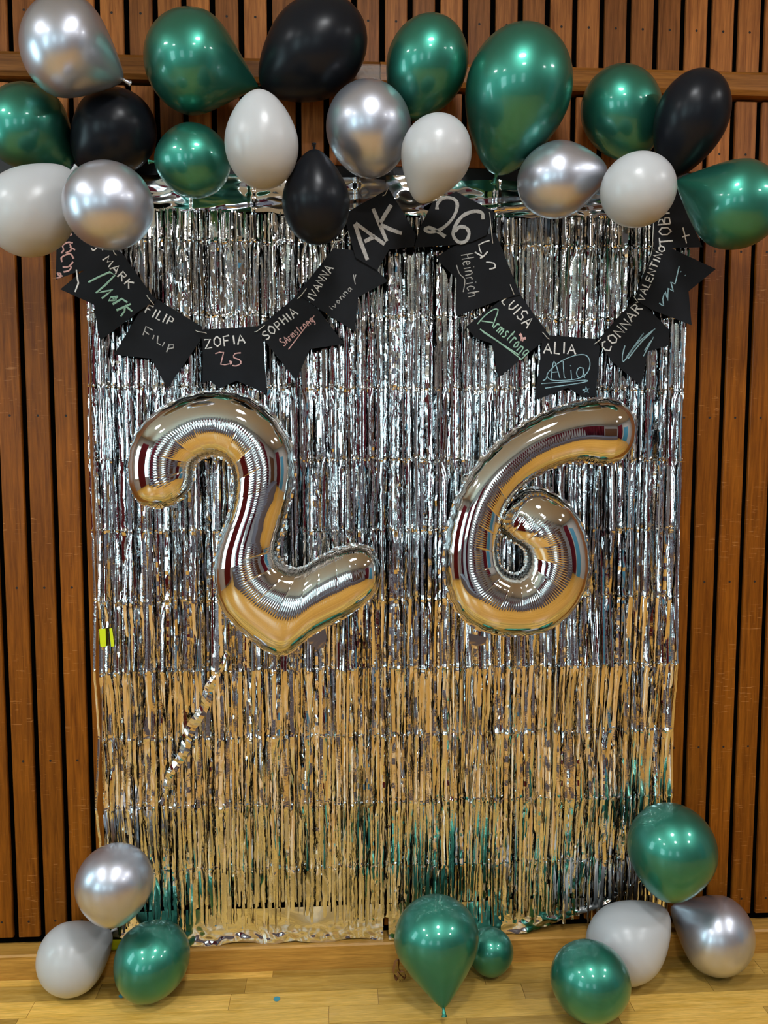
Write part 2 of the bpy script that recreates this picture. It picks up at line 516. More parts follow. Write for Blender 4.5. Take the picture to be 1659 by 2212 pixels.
# ------------------------------------------------------------------ foil curtains
YC = -0.012                                   # the sheet hangs just off the slats
xL, xM, xR = at(188, 700, YC).x, at(836, 700, YC).x, at(1481, 700, YC).x
Z_TOP = at(640, 381, YC).z
Z_HEAD = at(640, 458, YC).z
Z_END = at(640, 1990, YC).z
Z_HEM0 = ZBASE + 0.004
LSTR = Z_HEAD - Z_END
FOLDS = [0.085 + 0.203 * k for k in range(12) if 0.085 + 0.203 * k < LSTR - 0.03]
def strip_mesh(seed, length, width, calm=1.0):
    R = random.Random(seed)
    zs, z = [], 0.0
    while z < length:
        zs.append(z)
        z += R.uniform(0.007, 0.021)
    for fz in FOLDS:
        zs += [fz - 0.004, fz, fz + 0.004]
    zs = sorted(set(zs)) + [length]
    npan = len(FOLDS) + 1
    base = R.gauss(0, 0.30)
    yaw = [base + R.gauss(0, 0.20) for _ in range(npan)]
    if R.random() < 0.40:
        sg = R.choice((-1, 1)) * R.uniform(0.4, 1.25)
        yaw = [q + sg for q in yaw]
    amp = [(R.uniform(0.0003, 0.0011) if R.random() < 0.55 else R.uniform(0.0, 0.00025)) for _ in range(npan)]
    tilt = [R.gauss(0, 0.022) for _ in range(npan)]
    xo, xph = R.uniform(-0.002, 0.002), R.uniform(0, 6.28)
    cur = R.uniform(-0.0022, 0.0022)
    yk, sw, alt, pha = [0.0], 1.17 + R.uniform(-0.10, 0.14), R.random() < 0.7, R.randint(0, 1)
    for n_, q in enumerate(FOLDS + [length]):
        top = 0.009 if q < 0.45 else (0.018 if q < sw else (0.036 if q < length - 0.33 else (0.020 if q < length - 0.05 else 0.006)))
        if alt and q >= sw:                  # the packing folds leave a zigzag in the lower part
            yk.append(-top * (R.uniform(0.55, 1.0) if (n_ + pha) % 2 else R.uniform(0.0, 0.2)))
        else:
            yk.append(-top * R.random() ** 1.15)
    wl, wa = R.uniform(0.05, 0.11), (R.uniform(0.0, 0.0016) if R.random() < 0.6 else 0.0)
    V, F = [], []
    for z in zs:
        k = sum(1 for q in FOLDS if q < z)
        fd = min([abs(q - z) for q in FOLDS] or [1])
        d0 = z - (FOLDS[k - 1] if k else 0.0)
        a = amp[k] * (0.85 if z < 0.75 else 0.55) * calm
        wz = 0.5 if k == 0 else sstep(0, 0.03, d0)
        yv = yaw[k] if k == 0 else yaw[k - 1] + (yaw[k] - yaw[k - 1]) * sstep(0.0, 0.05, d0)
        yy_ = R.gauss(0, a) + (-0.0022 * R.random() if fd < 0.0015 else 0) + tilt[k] * d0 * (0.203 - d0) * 3
        z1_ = FOLDS[k] if k < len(FOLDS) else length
        yy_ += yk[k] + (yk[k + 1] - yk[k]) * min(1.0, d0 / max(0.02, z1_ - (FOLDS[k - 1] if k else 0.0)))
        yy_ += wa * sstep(0.9, 1.15, z) * math.sin(6.283 * z / wl + xph)
        tw = R.gauss(0, a * 90)
        c, s = math.cos(yv + tw), math.sin(yv + tw)
        xx = xo * math.sin(z * 5 + xph) + 0.0006 * R.gauss(0, 1)
        hw = width / 2 * (0.8 if fd < 0.0015 else 1.0)
        for u in (-1, 0, 1):
            lx, ly = u * hw, (cur if u == 0 else 0)
            V.append((xx + lx * c - ly * s, yy_ + lx * s + ly * c, -z))
    for i in range(len(zs) - 1):
        for u in (0, 1):
            F.append((i * 3 + u, (i + 1) * 3 + u, (i + 1) * 3 + u + 1, i * 3 + u + 1))
    me = mesh('strip', V, F, M['foil_strip'])
    sm = [R.random() < 0.55 for _ in me.polygons]
    me.polygons.foreach_set('use_smooth', [True] * len(sm) if R.random() < 0.6 else [False] * len(sm))
    return me
VAR = [strip_mesh(100 + k, LSTR + random.uniform(-0.03, 0.03), random.uniform(0.0065, 0.0115)) for k in range(44)]

def sheet(name, x0, x1, ztop, zbot, fn, mat, parent, nx, nz, thick=0.0):
    V, F = [], []
    for j in range(nz + 1):
        for i in range(nx + 1):
            u, v_ = i / nx, j / nz
            x, y, z = fn(u, v_, x0 + (x1 - x0) * u, ztop(u) + (zbot(u) - ztop(u)) * v_)
            V.append((x, y, z))
    for j in range(nz):
        for i in range(nx):
            a = j * (nx + 1) + i
            F.append((a, a + nx + 1, a + nx + 2, a + 1))
    return obj(name, V, F, mat, parent, loc=((x0 + x1) / 2, YC, zbot(0.5)), smooth=True)
def curtain(x0, x1, seed, label, hem_z):
    R = random.Random(seed)
    root = link('foil_curtain', None, None, ((x0 + x1) / 2, YC, Z_HEM0))
    root.empty_display_size = 0.2
    tag(root, label, 'foil curtain', 'silver foil fringe curtains')
    # header band, draped and creased
    def hd(u, v_, x, z):
        d = 0.010 * noise.noise((x * 3.1, v_ * 1.2, seed)) + 0.006 * noise.noise((x * 7 + v_ * 3, v_ * 4, seed + 5)) * (0.3 + v_)
        cr = 0.0018 * noise.noise((x * 26 + z * 9, z * 34, seed + 9))
        for q in (0.18, 0.36, 0.55, 0.74, 0.9):
            d -= 0.005 * math.exp(-((u - q) / 0.006) ** 2)
        return x, YC - 0.006 + d + cr, z
    zt = lambda u: Z_TOP + 0.004 * math.sin(u * 9 + seed) + 0.003 * math.sin(u * 23)
    sheet('header', x0, x1, zt, lambda u: Z_HEAD - 0.006 + 0.010 * noise.noise((u * 16, seed, 0)), hd, M['foil_sheet'], root, 120, 22)
    # crumpled lower band standing on the baseboard
    def hm(u, v_, x, z):
        d = 0.010 * noise.noise((x * 5, z * 9, seed)) + 0.006 * noise.noise((x * 17, z * 24, seed + 3)) * sstep(0.2, 0.9, v_) + 0.0035 * noise.noise((x * 48, z * 60, seed + 7)) * sstep(0.35, 0.8, v_)
        return x, YC - 0.008 + d - 0.006 * sstep(0.5, 1, v_), z
    sheet('lower_band', x0 + 0.01, x1 - 0.01, lambda u: Z_END + 0.05, hem_z, hm, M['foil_sheet'], root, 150, 26)
    # strips in front
    n = 148
    for i in range(n):
        x = x0 + 0.003 + (x1 - x0 - 0.006) * (i + 0.5) / n + R.uniform(-0.002, 0.002)
        o = link('strip', R.choice(VAR), root)
        o.location = Vector((x, YC - R.uniform(0.001, 0.008), Z_HEAD + R.uniform(-0.004, 0.006))) - root.location
        o.rotation_euler = (R.gauss(0, 0.0015), R.gauss(0, 0.0022), R.gauss(0, 0.10))
        o.scale = (R.choice((-1, 1)) * R.uniform(0.85, 1.15), 1, 1)
    # the strips behind, too close to tell apart
    V, F = [], []
    nb = 90
    xb0, xb1 = (x0 + 0.006, x1 + 0.006) if seed == 3 else (x0 + 0.018, x1 - 0.006)
    zs = [LSTR * k / 60 for k in range(61)]
    for i in range(nb):
        xc = xb0 + (xb1 - xb0) * (i + 0.5) / nb
        ya = R.gauss(0, 0.22)
        b = len(V)
        for z in zs:
            yj = R.gauss(0, 0.0006)
            ya2 = ya + R.gauss(0, 0.04)
            for u in (-1, 1):
                V.append((xc + u * 0.0062 * math.cos(ya2), YC + 0.005 + yj + u * 0.0062 * math.sin(ya2), Z_HEAD - z))
        for k in range(60):
            F.append((b + 2 * k, b + 2 * k + 2, b + 2 * k + 3, b + 2 * k + 1))
    o = obj('back_strips', V, F, M['foil_strip'], root, loc=root.location)
    o['kind'] = 'stuff'
    return root
cl = curtain(xL, xM, 3, 'silver foil fringe curtain behind the foil digit two', lambda u: ZBASE + 0.003 + 0.004 * math.sin(u * 30))
cr_ = curtain(xM - 0.004, xR, 8, 'silver foil fringe curtain behind the foil digit six', lambda u: ZBASE + 0.004 + 0.065 * sstep(0.45, 0.75, u) + 0.12 * sstep(0.70, 1.0, u))
# one strip pulled askew across the left curtain
pa, pb = at(492, 1405, YC - 0.036), at(343, 1735, YC - 0.036)
V, F = [], []
R = random.Random(5)
for k in range(61):
    q = pa.lerp(pb, k / 60) + Vector((0.006 * math.sin(k * 0.35), 0.003 * math.sin(k * 0.9), 0))
    wd = 0.014 * (0.4 + 0.6 * math.sin(math.pi * k / 60)) * R.uniform(0.85, 1.1)
    for u in (-1, 0, 1):
        V.append(q + Vector((u * wd, R.gauss(0, 0.0005) - 0.004 * (u == 0) + 0.003 * u * math.sin(k * 0.5), -u * wd * 0.4)))
for k in range(60):
    for u in (0, 1):
        F.append((3 * k + u, 3 * k + 3 + u, 3 * k + 4 + u, 3 * k + 1 + u))
obj('twisted_strip', V, F, M['foil_strip'], cl, loc=pb)

# ------------------------------------------------------------------ foil number balloons
def number_balloon(name, rails, label, flip_inner, yc, tab, kdepth=0.80, tail_sink=None):
    A = [at(p[0], p[1], yc) for p, q in rails]
    B = [at(q[0], q[1], yc) for p, q in rails]
    A2, B2 = catmull(A, 24), catmull(B, 24)
    # resample by arc length of the middle line
    C = [(a + b) / 2 for a, b in zip(A2, B2)]
    s = [0.0]
    for i in range(1, len(C)):
        s.append(s[-1] + max(1e-5, 0.5 * ((A2[i] - A2[i - 1]).length + (B2[i] - B2[i - 1]).length)))
    L = s[-1]
    N = int(L / 0.00135)
    a3, b3, j = [], [], 0
    for i in range(N + 1):
        d = L * i / N
        while j < len(s) - 2 and s[j + 1] < d:
            j += 1
        tt = (d - s[j]) / (s[j + 1] - s[j])
        a3.append(A2[j].lerp(A2[j + 1], tt))
        b3.append(B2[j].lerp(B2[j + 1], tt))
    # how much shorter each edge is than the other, smoothed
    win = 40
    bend = []
    for i in range(N + 1):
        i0, i1 = max(0, i - win), min(N, i + win)
        la, lb = (a3[i1] - a3[i0]).length, (b3[i1] - b3[i0]).length
        bend.append((la - lb) / (la + lb + 1e-6))
    K = 44
    V, F = [], []
    loc = Vector((sum(p.x for p in a3 + b3) / (2 * N + 2), yc, min(p.z for p in a3 + b3)))
    ph = 0.0
    for i in range(N + 1):
        c = (a3[i] + b3[i]) / 2
        h = (b3[i] - a3[i]) / 2
        hw = h.length
        d = kdepth * hw if hw < 0.09 else kdepth * (0.09 + (hw - 0.09) * 0.1)
        sd = L * i / N
        off = tail_sink(i / N) if tail_sink else 0.0
        bd = bend[i]
        ends = sstep(0.0, 0.06, i / N) * sstep(0.0, 0.06, 1 - i / N)
        spacing = 0.062
        ph = sd / spacing
        crease = 1 - abs(math.sin(math.pi * ph)) ** 0.16      # sharp grooves
        pleat = math.sin(2 * math.pi * sd / 0.0068)
        hn = h.normalized() if hw > 1e-5 else Vector((1, 0, 0))
        for k in range(K):
            th = -math.pi + 2 * math.pi * k / K
            sn, cs = math.sin(th), math.cos(th)
            inn = sn if bd > 0 else -sn                      # +1 on the inner (shorter) edge
            wgt = sstep(0.05, 0.26, abs(bd)) * ends
            w1 = sstep(-0.12, 0.25, inn) * wgt
            w2 = sstep(-0.10, 0.02, inn) * (1 - sstep(0.18, 0.40, inn)) * wgt + sstep(0.70, 0.9, inn) * wgt * 0.8
            disp = w1 * (-0.0020 * crease) + w2 * 0.00032 * pleat
            # small puckers along the seam all round
            disp += 0.0009 * math.sin(2 * math.pi * sd / 0.030 + 1.3 * math.sin(sd * 31)) * sstep(0.80, 1.0, abs(sn)) * ends
            disp *= min(1.0, hw / 0.03)
            nrm = (hn * sn + Vector((0, -1, 0)) * cs)
            prof = abs(cs) ** 0.92 * (1 if cs >= 0 else -1)
            V.append(c + h * sn + Vector((0, -1, 0)) * (d * prof) + nrm * disp + Vector((0, off, 0)))
    for i in range(N):
        for k in range(K):
            k2 = (k + 1) % K
            F.append((i * K + k, (i + 1) * K + k, (i + 1) * K + k2, i * K + k2))
    root = link(name, None, None, loc)
    root.empty_display_size = 0.1
    tag(root, label, 'foil balloon', 'silver foil number balloons')
    obj('body', V, F, M['mylar'], root, loc=loc, smooth=True)
    # the welded seam: a narrow ruffled edge that runs round the outline
    V, F = [], []
    st = 4
    idx = list(range(0, N + 1, st))
    for side in (0, 1):
        b0 = len(V)
        for n_, i in enumerate(idx):
            p, q = (a3[i], b3[i]) if side == 0 else (b3[i], a3[i])
            out = (p - q)
            out = out.normalized() if out.length > 1e-4 else Vector((0, 0, 1))
            off = Vector((0, (tail_sink(i / N) if tail_sink else 0.0), 0))
            sd = L * i / N
            ru = 0.0022 * math.sin(sd * 240) + 0.0016 * math.sin(sd * 133 + 1)
            V.append(p - out * 0.004 + off)
            V.append(p + out * (0.0045 + 0.0012 * math.sin(sd * 97)) + off + Vector((0, ru, 0)))
        for n_ in range(len(idx) - 1):
            F.append((b0 + 2 * n_, b0 + 2 * n_ + 1, b0 + 2 * n_ + 3, b0 + 2 * n_ + 2))
    obj('seam', V, F, M['foil_crumple'], root, loc=loc, smooth=True)
    # inflation tab
    tp = [at(x, y, yc + 0.02) for x, y in tab]
    V, F = [], []
    for k, p in enumerate(tp):
        V.append(p + Vector((0, 0.0012, 0)))
    for k, p in enumerate(tp):
        V.append(p - Vector((0, 0.0012, 0)))
    n_ = len(tp)
    F = [tuple(range(n_)), tuple(range(n_, 2 * n_))[::-1]] + [(k, (k + 1) % n_, n_ + (k + 1) % n_, n_ + k) for k in range(n_)]
    obj('inflation_tab', V, F, M['foil_sheet'], root, loc=tp[0])
    return root
R2 = [((398, 1075), (400, 1068)), ((368, 1093), (414, 1050)), ((330, 1096), (418, 1032)), ((295, 1078), (419, 1018)), ((278, 1030), (420, 1008)), ((283, 965), (425, 999)),
      ((318, 908), (435, 991)), ((380, 866), (448, 986)), ((450, 847), (462, 984)), ((522, 853), (480, 989)), ((585, 892), (495, 1002)),
      ((625, 950), (503, 1025)), ((637, 1010), (504, 1060)), ((630, 1070), (497, 1102)), ((613, 1130), (480, 1150)), ((601, 1175), (466, 1198)),
      ((602, 1203), (463, 1250)), ((616, 1221), (478, 1312)), ((638, 1228), (532, 1372)), ((660, 1223), (607, 1415)), ((690, 1204), (682, 1366)),
      ((728, 1185), (745, 1332)), ((762, 1176), (790, 1302)), ((790, 1179), (811, 1280)), ((808, 1192), (818, 1260)), ((819, 1215), (822, 1240)), ((823, 1225), (823, 1229))]
number_balloon('number_two_balloon', R2, 'large silver foil balloon in the shape of the digit two', 0, -0.128,
               [(662, 1372), (702, 1352), (706, 1378), (700, 1398), (686, 1402), (668, 1392)])
R6 = [((1369, 928), (1369, 935)), ((1366, 905), (1366, 955)), ((1356, 884), (1355, 978)), ((1335, 868), (1335, 995)), ((1300, 861), (1302, 1003)), ((1240, 870), (1250, 997)), ((1172, 893), (1196, 1010)),
      ((1105, 931), (1146, 1036)), ((1048, 981), (1106, 1076)), ((1004, 1040), (1084, 1117)), ((974, 1110), (1075, 1160)), ((960, 1185), (1074, 1195)),
      ((963, 1262), (1080, 1220)), ((988, 1322), (1093, 1234)), ((1042, 1362), (1106, 1239)), ((1112, 1372), (1117, 1239)), ((1182, 1360), (1129, 1231)),
      ((1240, 1312), (1136, 1217)), ((1270, 1242), (1137, 1201)), ((1266, 1165), (1131, 1186)), ((1236, 1100), (1118, 1175)), ((1192, 1064), (1104, 1168)),
      ((1150, 1055), (1091, 1158)), ((1118, 1072), (1081, 1146)), ((1098, 1092), (1076, 1130)), ((1086, 1110), (1082, 1114))]
number_balloon('number_six_balloon', R6, 'large silver foil balloon in the shape of the digit six', 0, -0.128,
               [(1012, 1368), (1050, 1376), (1047, 1392), (1030, 1396), (1014, 1390)],
               tail_sink=lambda u: 0.030 * sstep(0.86, 0.97, u))

# ------------------------------------------------------------------ latex balloons
def latex(color, A, B, wpx, ya, label, group, q=0.2, u0=0.46, knot=True, yb=None, floor_rest=False, name=None, clear=0.026):
    cpx = (A[0] + (B[0] - A[0]) * u0, A[1] + (B[1] - A[1]) * u0)
    def pts(y):
        # centre on the plane y = const, long axis square to the line of sight
        c = at(cpx[0], cpx[1], y)
        nrm = (c - CAM).normalized()
        hit = lambda p: CAM + ray(*p) * ((c - CAM).dot(nrm) / ray(*p).dot(nrm))
        if yb is not None:
            return at(A[0], A[1], y), at(B[0], B[1], yb)
        return hit(A), hit(B)
    drop = 0.0
    if floor_rest:
        lo, hi = -0.9, -0.02
        for _ in range(40):
            y = (lo + hi) / 2
            a, b = pts(y)
            r = wpx / 2 * mpp(a.lerp(b, u0))
            if lowest(a, b, r, q, u0) > 0.001:
                lo = y      # too high: farther away the line of sight is lower
            else:
                hi = y
        y = min(y, -(r + clear))            # clear of the wall or curtain
        a, b = pts(y)
        r = wpx / 2 * mpp(a.lerp(b, u0))
        drop = lowest(a, b, r, q, u0) - 0.003
        a.z -= drop
        b.z -= drop
    else:
        a, b = pts(ya)
    c = a.lerp(b, u0)
    r = wpx / 2 * mpp(c)
    ax = b - a
    Ln = ax.length
    d = ax.normalized()
    e1 = d.cross(Vector((0, 1, 0))).normalized()
    e2 = d.cross(e1).normalized()
    NU, NV = 44, 48
    V, F = [], []
    for i in range(NU + 1):
        u = prof_u(i / NU)
        rr = r * prof_r(u, q, u0)
        for k in range(NV):
            an = 2 * math.pi * k / NV
            V.append(a + d * (u * Ln) + e1 * (rr * math.cos(an)) + e2 * (rr * math.sin(an)))
    for i in range(NU):
        for k in range(NV):
            k2 = (k + 1) % NV
            F.append((i * NV + k, i * NV + k2, (i + 1) * NV + k2, (i + 1) * NV + k))
    F.append(tuple(range(NV))[::-1])
    F.append(tuple(NU * NV + k for k in range(NV)))
    nm = name or {'green': 'green_balloon', 'silver': 'silver_balloon', 'black': 'black_balloon', 'white': 'white_balloon'}[color]
    loc = Vector((c.x, c.y, min(v.z for v in V)))
    o = obj(nm, V, F, M[color], loc=loc, smooth=True)
    tag(o, label, 'balloon', group)
    if knot:
        kd = d if knot is True else Vector(knot).normalized()
        base = b - d * 0.003
        s = r / 0.13
        prof = [(-0.004, 0.0075), (0.004, 0.0048), (0.009, 0.0042), (0.014, 0.0062), (0.018, 0.0056), (0.021, 0.0078), (0.0245, 0.0086), (0.0262, 0.0064)]
        f1 = kd.cross(Vector((0, 1, 0.1))).normalized()
        f2 = kd.cross(f1).normalized()
        V, F = [], []
        for (h, rad) in prof:
            for k in range(12):
                an = 2 * math.pi * k / 12
                V.append(base + kd * (h * s) + f1 * (rad * s * math.cos(an)) + f2 * (rad * s * math.sin(an)))
        for i in range(len(prof) - 1):
            for k in range(12):
                k2 = (k + 1) % 12
                F.append((i * 12 + k, (i + 1) * 12 + k, (i + 1) * 12 + k2, i * 12 + k2))
        F.append(tuple((len(prof) - 1) * 12 + k for k in range(12)))
        obj('knot', V, F, M[color], o, loc=base, smooth=True)
    return o
def prof_u(t):
    return 0.5 - 0.5 * math.cos(math.pi * t)
def prof_r(u, q, u0):
    if u <= u0:
        s = 1 - u / u0
        return math.sqrt(max(0.0, 1 - s * s)) if u > 0 else 0.002
    s = (u - u0) / (1 - u0)
    e = math.sqrt(max(0.0, 1 - s * s))
    c = 0.5 + 0.5 * math.cos(math.pi * s)
    return max(0.035, (1 - q) * e + q * (0.55 * c + 0.45 * (1 - s ** 1.8)))
def lowest(a, b, r, q, u0):
    ax = b - a
    d = ax.normalized()
    hz = math.sqrt(max(0, 1 - d.z ** 2))
    return min((a.z + ax.z * u - r * prof_r(u, q, u0) * hz) for u in [k / 30 for k in range(31)])

G1, G2 = 'balloons of the garland above the curtain', 'balloons lying on the floor'
S = [
 # colour, round end, tip, width, y, label, kwargs
 ('silver', (46, 46), (266, 172), 206, -0.28, 'silver balloon in the top left corner with its tip to the right', dict(q=0.6, u0=0.43)),
 ('green', (311, 97), (556, 186), 208, -0.17, 'large green balloon between the top silver and top black balloons, pointing right', dict(q=0.8, u0=0.43, knot=(0.35, 1, 0.1))),
 ('black', (781, 34), (566, 190), 194, -0.17, 'large black balloon at the top centre, tip down to the left', dict(q=0.3, u0=0.46, knot=(0, 1, 0))),
 ('green', (962, 33), (878, 258), 174, -0.16, 'green balloon directly left of the largest green balloon', dict(q=0.2, u0=0.46)),
 ('green', (1158, 47), (1072, 378), 228, -0.19, 'largest green balloon, pear shaped, hanging with its tip down', dict(q=0.3, u0=0.42)),
 ('green', (1302, 150), (1388, 340), 168, -0.12, 'round green balloon directly right of the largest green balloon', dict(q=0.1, u0=0.46)),
 ('black', (1532, 147), (1448, 383), 154, -0.26, 'black balloon at the upper right, above the rightmost green one', dict(q=0.25, u0=0.43)),
 ('green', (-16, 201), (153, 367), 182, -0.125, 'green balloon cut off by the left edge, above the left white one', dict(q=0.45, u0=0.43)),
 ('black', (318, 226), (166, 352), 168, -0.105, 'black balloon tucked under the top left silver balloon', dict(q=0.25, u0=0.46)),
 ('white', (-6, 528), (155, 369), 178, -0.28, 'white balloon cut off by the left edge of the picture', dict(q=0.35, u0=0.44)),
 ('silver', (262, 539), (205, 346), 190, -0.395, 'silver balloon in front of the leftmost black flags', dict(q=0.0, u0=0.5, knot=False)),
 ('green', (498, 347), (333, 349), 152, -0.14, 'small green balloon in the garland left of the egg shaped white one', dict(q=0.15, u0=0.5)),
 ('white', (569, 410), (561, 192), 158, -0.34, 'egg shaped white balloon hanging left of the black one with its knot up', dict(q=0.2, u0=0.46, knot=False)),
 ('silver', (788, 169), (805, 386), 184, -0.20, 'silver balloon at the centre of the garland', dict(q=0.1, u0=0.48, knot=False)),
 ('black', (686, 530), (679, 322), 146, -0.27, 'black balloon hanging lowest in the garland with its knot on top', dict(q=0.35, u0=0.46)),
 ('white', (972, 247), (905, 438), 152, -0.31, 'white balloon just above the flag reading 26', dict(q=0.4, u0=0.44, knot=False)),
 ('silver', (1117, 404), (1313, 370), 158, -0.20, 'silver balloon below the largest green balloon, tip to the right', dict(q=0.35, u0=0.46, knot=False)),
 ('white', (1463, 397), (1296, 423), 155, -0.33, 'white balloon on the right, touching the rightmost green one', dict(q=0.0, u0=0.5, knot=False)),
 ('green', (1681, 480), (1462, 391), 186, -0.28, 'green balloon at the right edge of the garland', dict(q=0.7, u0=0.43, knot=False)),
]
TIES = {'silver balloon in front of the leftmost': ((190, 400), (160, 366)), 'white balloon on the right, touching': ((1350, 380), (1326, 345)), 'black balloon hanging lowest': ((688, 395), (690, 367))}
for c, A, B, wd, y, lab, kw in S:
    o = latex(c, A, B, wd, y, lab, G1, **kw)
    for k_, (pa_, pb_) in TIES.items():
        if lab.startswith(k_):           # the thread that ties the balloon to the wall
            a_ = at(pa_[0], pa_[1], y + 0.05)
            v_, f_ = tube([a_, at(pb_[0], pb_[1], 0.012)], 0.0008, 5)
            obj('tie_thread', v_, f_, M['string'], o, loc=a_)
# knot of the right white balloon, seen behind it
FL = [
 ('white', (84, 2112), (240, 2006), 150, 0, 'white balloon on the floor at the left corner', dict(q=0.35, u0=0.44, floor_rest=True, clear=0.004)),
 ('green', (384, 2114), (270, 2004), 166, 0, 'green balloon on the floor beside the left white one', dict(q=0.1, u0=0.48, floor_rest=True, knot=False)),
 ('silver', (251, 1820), (243, 2006), 163, -0.17, 'silver balloon resting on the white and green ones at the lower left', dict(q=0.15, u0=0.48, knot=False)),
 ('green', (934, 1932), (958, 2178), 184, -0.12, 'big green teardrop balloon on the floor with its knot towards the viewer', dict(q=0.7, u0=0.42, yb=-0.30)),
 ('green', (1058, 1995), (1060, 2106), 100, 0, 'smallest green balloon, on the floor behind the teardrop one', dict(q=0.1, u0=0.48, floor_rest=True, knot=False, clear=0.02)),
 ('green', (1275, 2030), (1275, 2216), 170, 0, 'round green balloon cut off by the lower edge of the picture', dict(q=0.05, u0=0.49, floor_rest=True, knot=False)),
 ('white', (1283, 2074), (1441, 1947), 160, 0, 'white balloon on the floor at the right, between two green ones and a silver one', dict(q=0.35, u0=0.44, floor_rest=True, knot=False, clear=0.03)),
 ('silver', (1626, 2060), (1450, 1952), 165, 0, 'silver balloon on the floor in the right corner', dict(q=0.6, u0=0.44, floor_rest=True, knot=False, clear=0.004)),
 ('green', (1459, 1735), (1442, 1950), 186, -0.17, 'green balloon resting on the white and silver ones at the lower right', dict(q=0.2, u0=0.47, knot=False)),
]
for c, A, B, wd, y, lab, kw in FL:
    o = latex(c, A, B, wd, y, lab, G2, **kw)

# ------------------------------------------------------------------ bunting flags with chalk writing
CR = {'l': (100, 440, 1659 / 240), '3': (100, 380, 1659 / 700), '4': (730, 380, 1659 / 500), '5': (1100, 380, 1659 / 559), 'r': (1380, 320, 1659 / 279), 'p': (0, 0, 1.0)}
def cp(c, x, y):
    a, b, s = CR[c]
    return (a + x / s, b + y / s)
FONT = {
 'A': [[(0, 0), (.5, 1), (1, 0)], [(.2, .38), (.82, .36)]],
 'B': [[(.1, 0), (.1, 1), (.7, .9), (.75, .65), (.15, .52)], [(.15, .52), (.9, .4), (.85, .08), (.1, 0)]],
 'C': [[(.95, .85), (.6, 1), (.15, .75), (.05, .35), (.35, 0), (.95, .12)]],
 'E': [[(.9, 1), (.1, 1), (.1, 0), (.95, 0)], [(.1, .5), (.75, .5)]],
 'F': [[(.1, 0), (.1, 1), (.9, 1)], [(.1, .55), (.7, .55)]],
 'H': [[(.1, 0), (.1, 1)], [(.9, 0), (.9, 1)], [(.1, .5), (.9, .52)]],
 'I': [[(.5, 0), (.5, 1)]],
 'K': [[(.1, 0), (.1, 1)], [(.85, 1), (.12, .45)], [(.3, .55), (.95, 0)]],
 'L': [[(.15, 1), (.1, 0), (.9, 0)]],
 'M': [[(0, 0), (.15, 1), (.5, .3), (.85, 1), (1, 0)]],
 'N': [[(.05, 0), (.1, 1), (.9, 0), (.95, 1)]],
 'O': [[(.5, 1), (.1, .75), (.05, .3), (.45, 0), (.9, .25), (.95, .7), (.5, 1)]],
 'P': [[(.15, 0), (.15, 1), (.8, .9), (.8, .55), (.2, .45)]],
 'R': [[(.12, 0), (.12, 1), (.8, .9), (.78, .6), (.15, .48)], [(.4, .48), (.95, 0)]],
 'S': [[(.9, .9), (.5, 1), (.12, .8), (.3, .55), (.8, .4), (.85, .15), (.45, 0), (.05, .12)]],
 'T': [[(.5, 0), (.5, 1)], [(0, 1), (1, .98)]],
 'U': [[(.1, 1), (.12, .3), (.45, 0), (.85, .25), (.9, 1)]],
 'V': [[(0, 1), (.45, 0), (.95, 1)]],
 'Z': [[(.05, 1), (.9, .95), (.08, 0), (.98, .02)]],
 'a': [[(.85, .55), (.4, .6), (.1, .3), (.35, 0), (.8, .2), (.85, .58), (.95, 0)]],
 'c': [[(.85, .5), (.45, .62), (.1, .3), (.4, 0), (.9, .1)]],
 'e': [[(.15, .3), (.85, .36), (.5, .62), (.12, .32), (.4, 0), (.9, .1)]],
 'g': [[(.85, .55), (.4, .6), (.12, .35), (.4, .08), (.85, .3), (.85, .55), (.8, -.25), (.3, -.35)]],
 'h': [[(.1, 0), (.15, 1)], [(.12, .35), (.5, .6), (.8, .45), (.85, 0)]],
 'i': [[(.5, 0), (.5, .55)], [(.5, .8), (.52, .86)]],
 'l': [[(.45, 1), (.4, .1), (.7, 0)]],
 'm': [[(.05, 0), (.08, .6)], [(.08, .4), (.3, .62), (.45, .4), (.45, 0)], [(.47, .4), (.72, .62), (.9, .4), (.92, 0)]],
 'n': [[(.1, 0), (.12, .6)], [(.12, .38), (.5, .62), (.82, .42), (.88, 0)]],
 'o': [[(.5, .6), (.12, .35), (.4, 0), (.85, .25), (.5, .6)]],
 'r': [[(.2, 0), (.2, .6)], [(.2, .38), (.5, .6), (.9, .52)]],
 's': [[(.85, .55), (.4, .6), (.2, .42), (.75, .25), (.7, .05), (.15, 0)]],
 't': [[(.5, .95), (.45, .1), (.8, .02)], [(.1, .62), (.9, .64)]],
 'v': [[(.05, .58), (.4, 0), (.9, .58)]],
}
WID = {'I': 0.35, 'M': 1.15, 'L': 0.8, 'i': 0.45, 'l': 0.5, 'm': 1.2, 'r': 0.75, 't': 0.7, 's': 0.8}
def text(c, word, p0, p1, h, jit=0.04):
    """strokes in photo pixels of a word written from p0 to p1 along its baseline"""
    a, b = Vector(cp(c, *p0)), Vector(cp(c, *p1))
    hh = h / CR[c][2]
    d = (b - a)
    tot = sum(WID.get(ch, 1.0) for ch in word) + 0.28 * (len(word) - 1)
    un = d / tot
    up = Vector((d.y, -d.x)).normalized() * hh
    R = random.Random(word)
    out, pos = [], 0.0
    for ch in word:
        w_ = WID.get(ch, 1.0)
        dy = R.uniform(-0.06, 0.06)
        sc = R.uniform(0.92, 1.08)
        for st in FONT[ch]:
            out.append([tuple(a + un * (pos + x * w_) + up * ((y * sc + dy) + R.uniform(-jit, jit))) for x, y in st])
        pos += w_ + 0.28
    return out
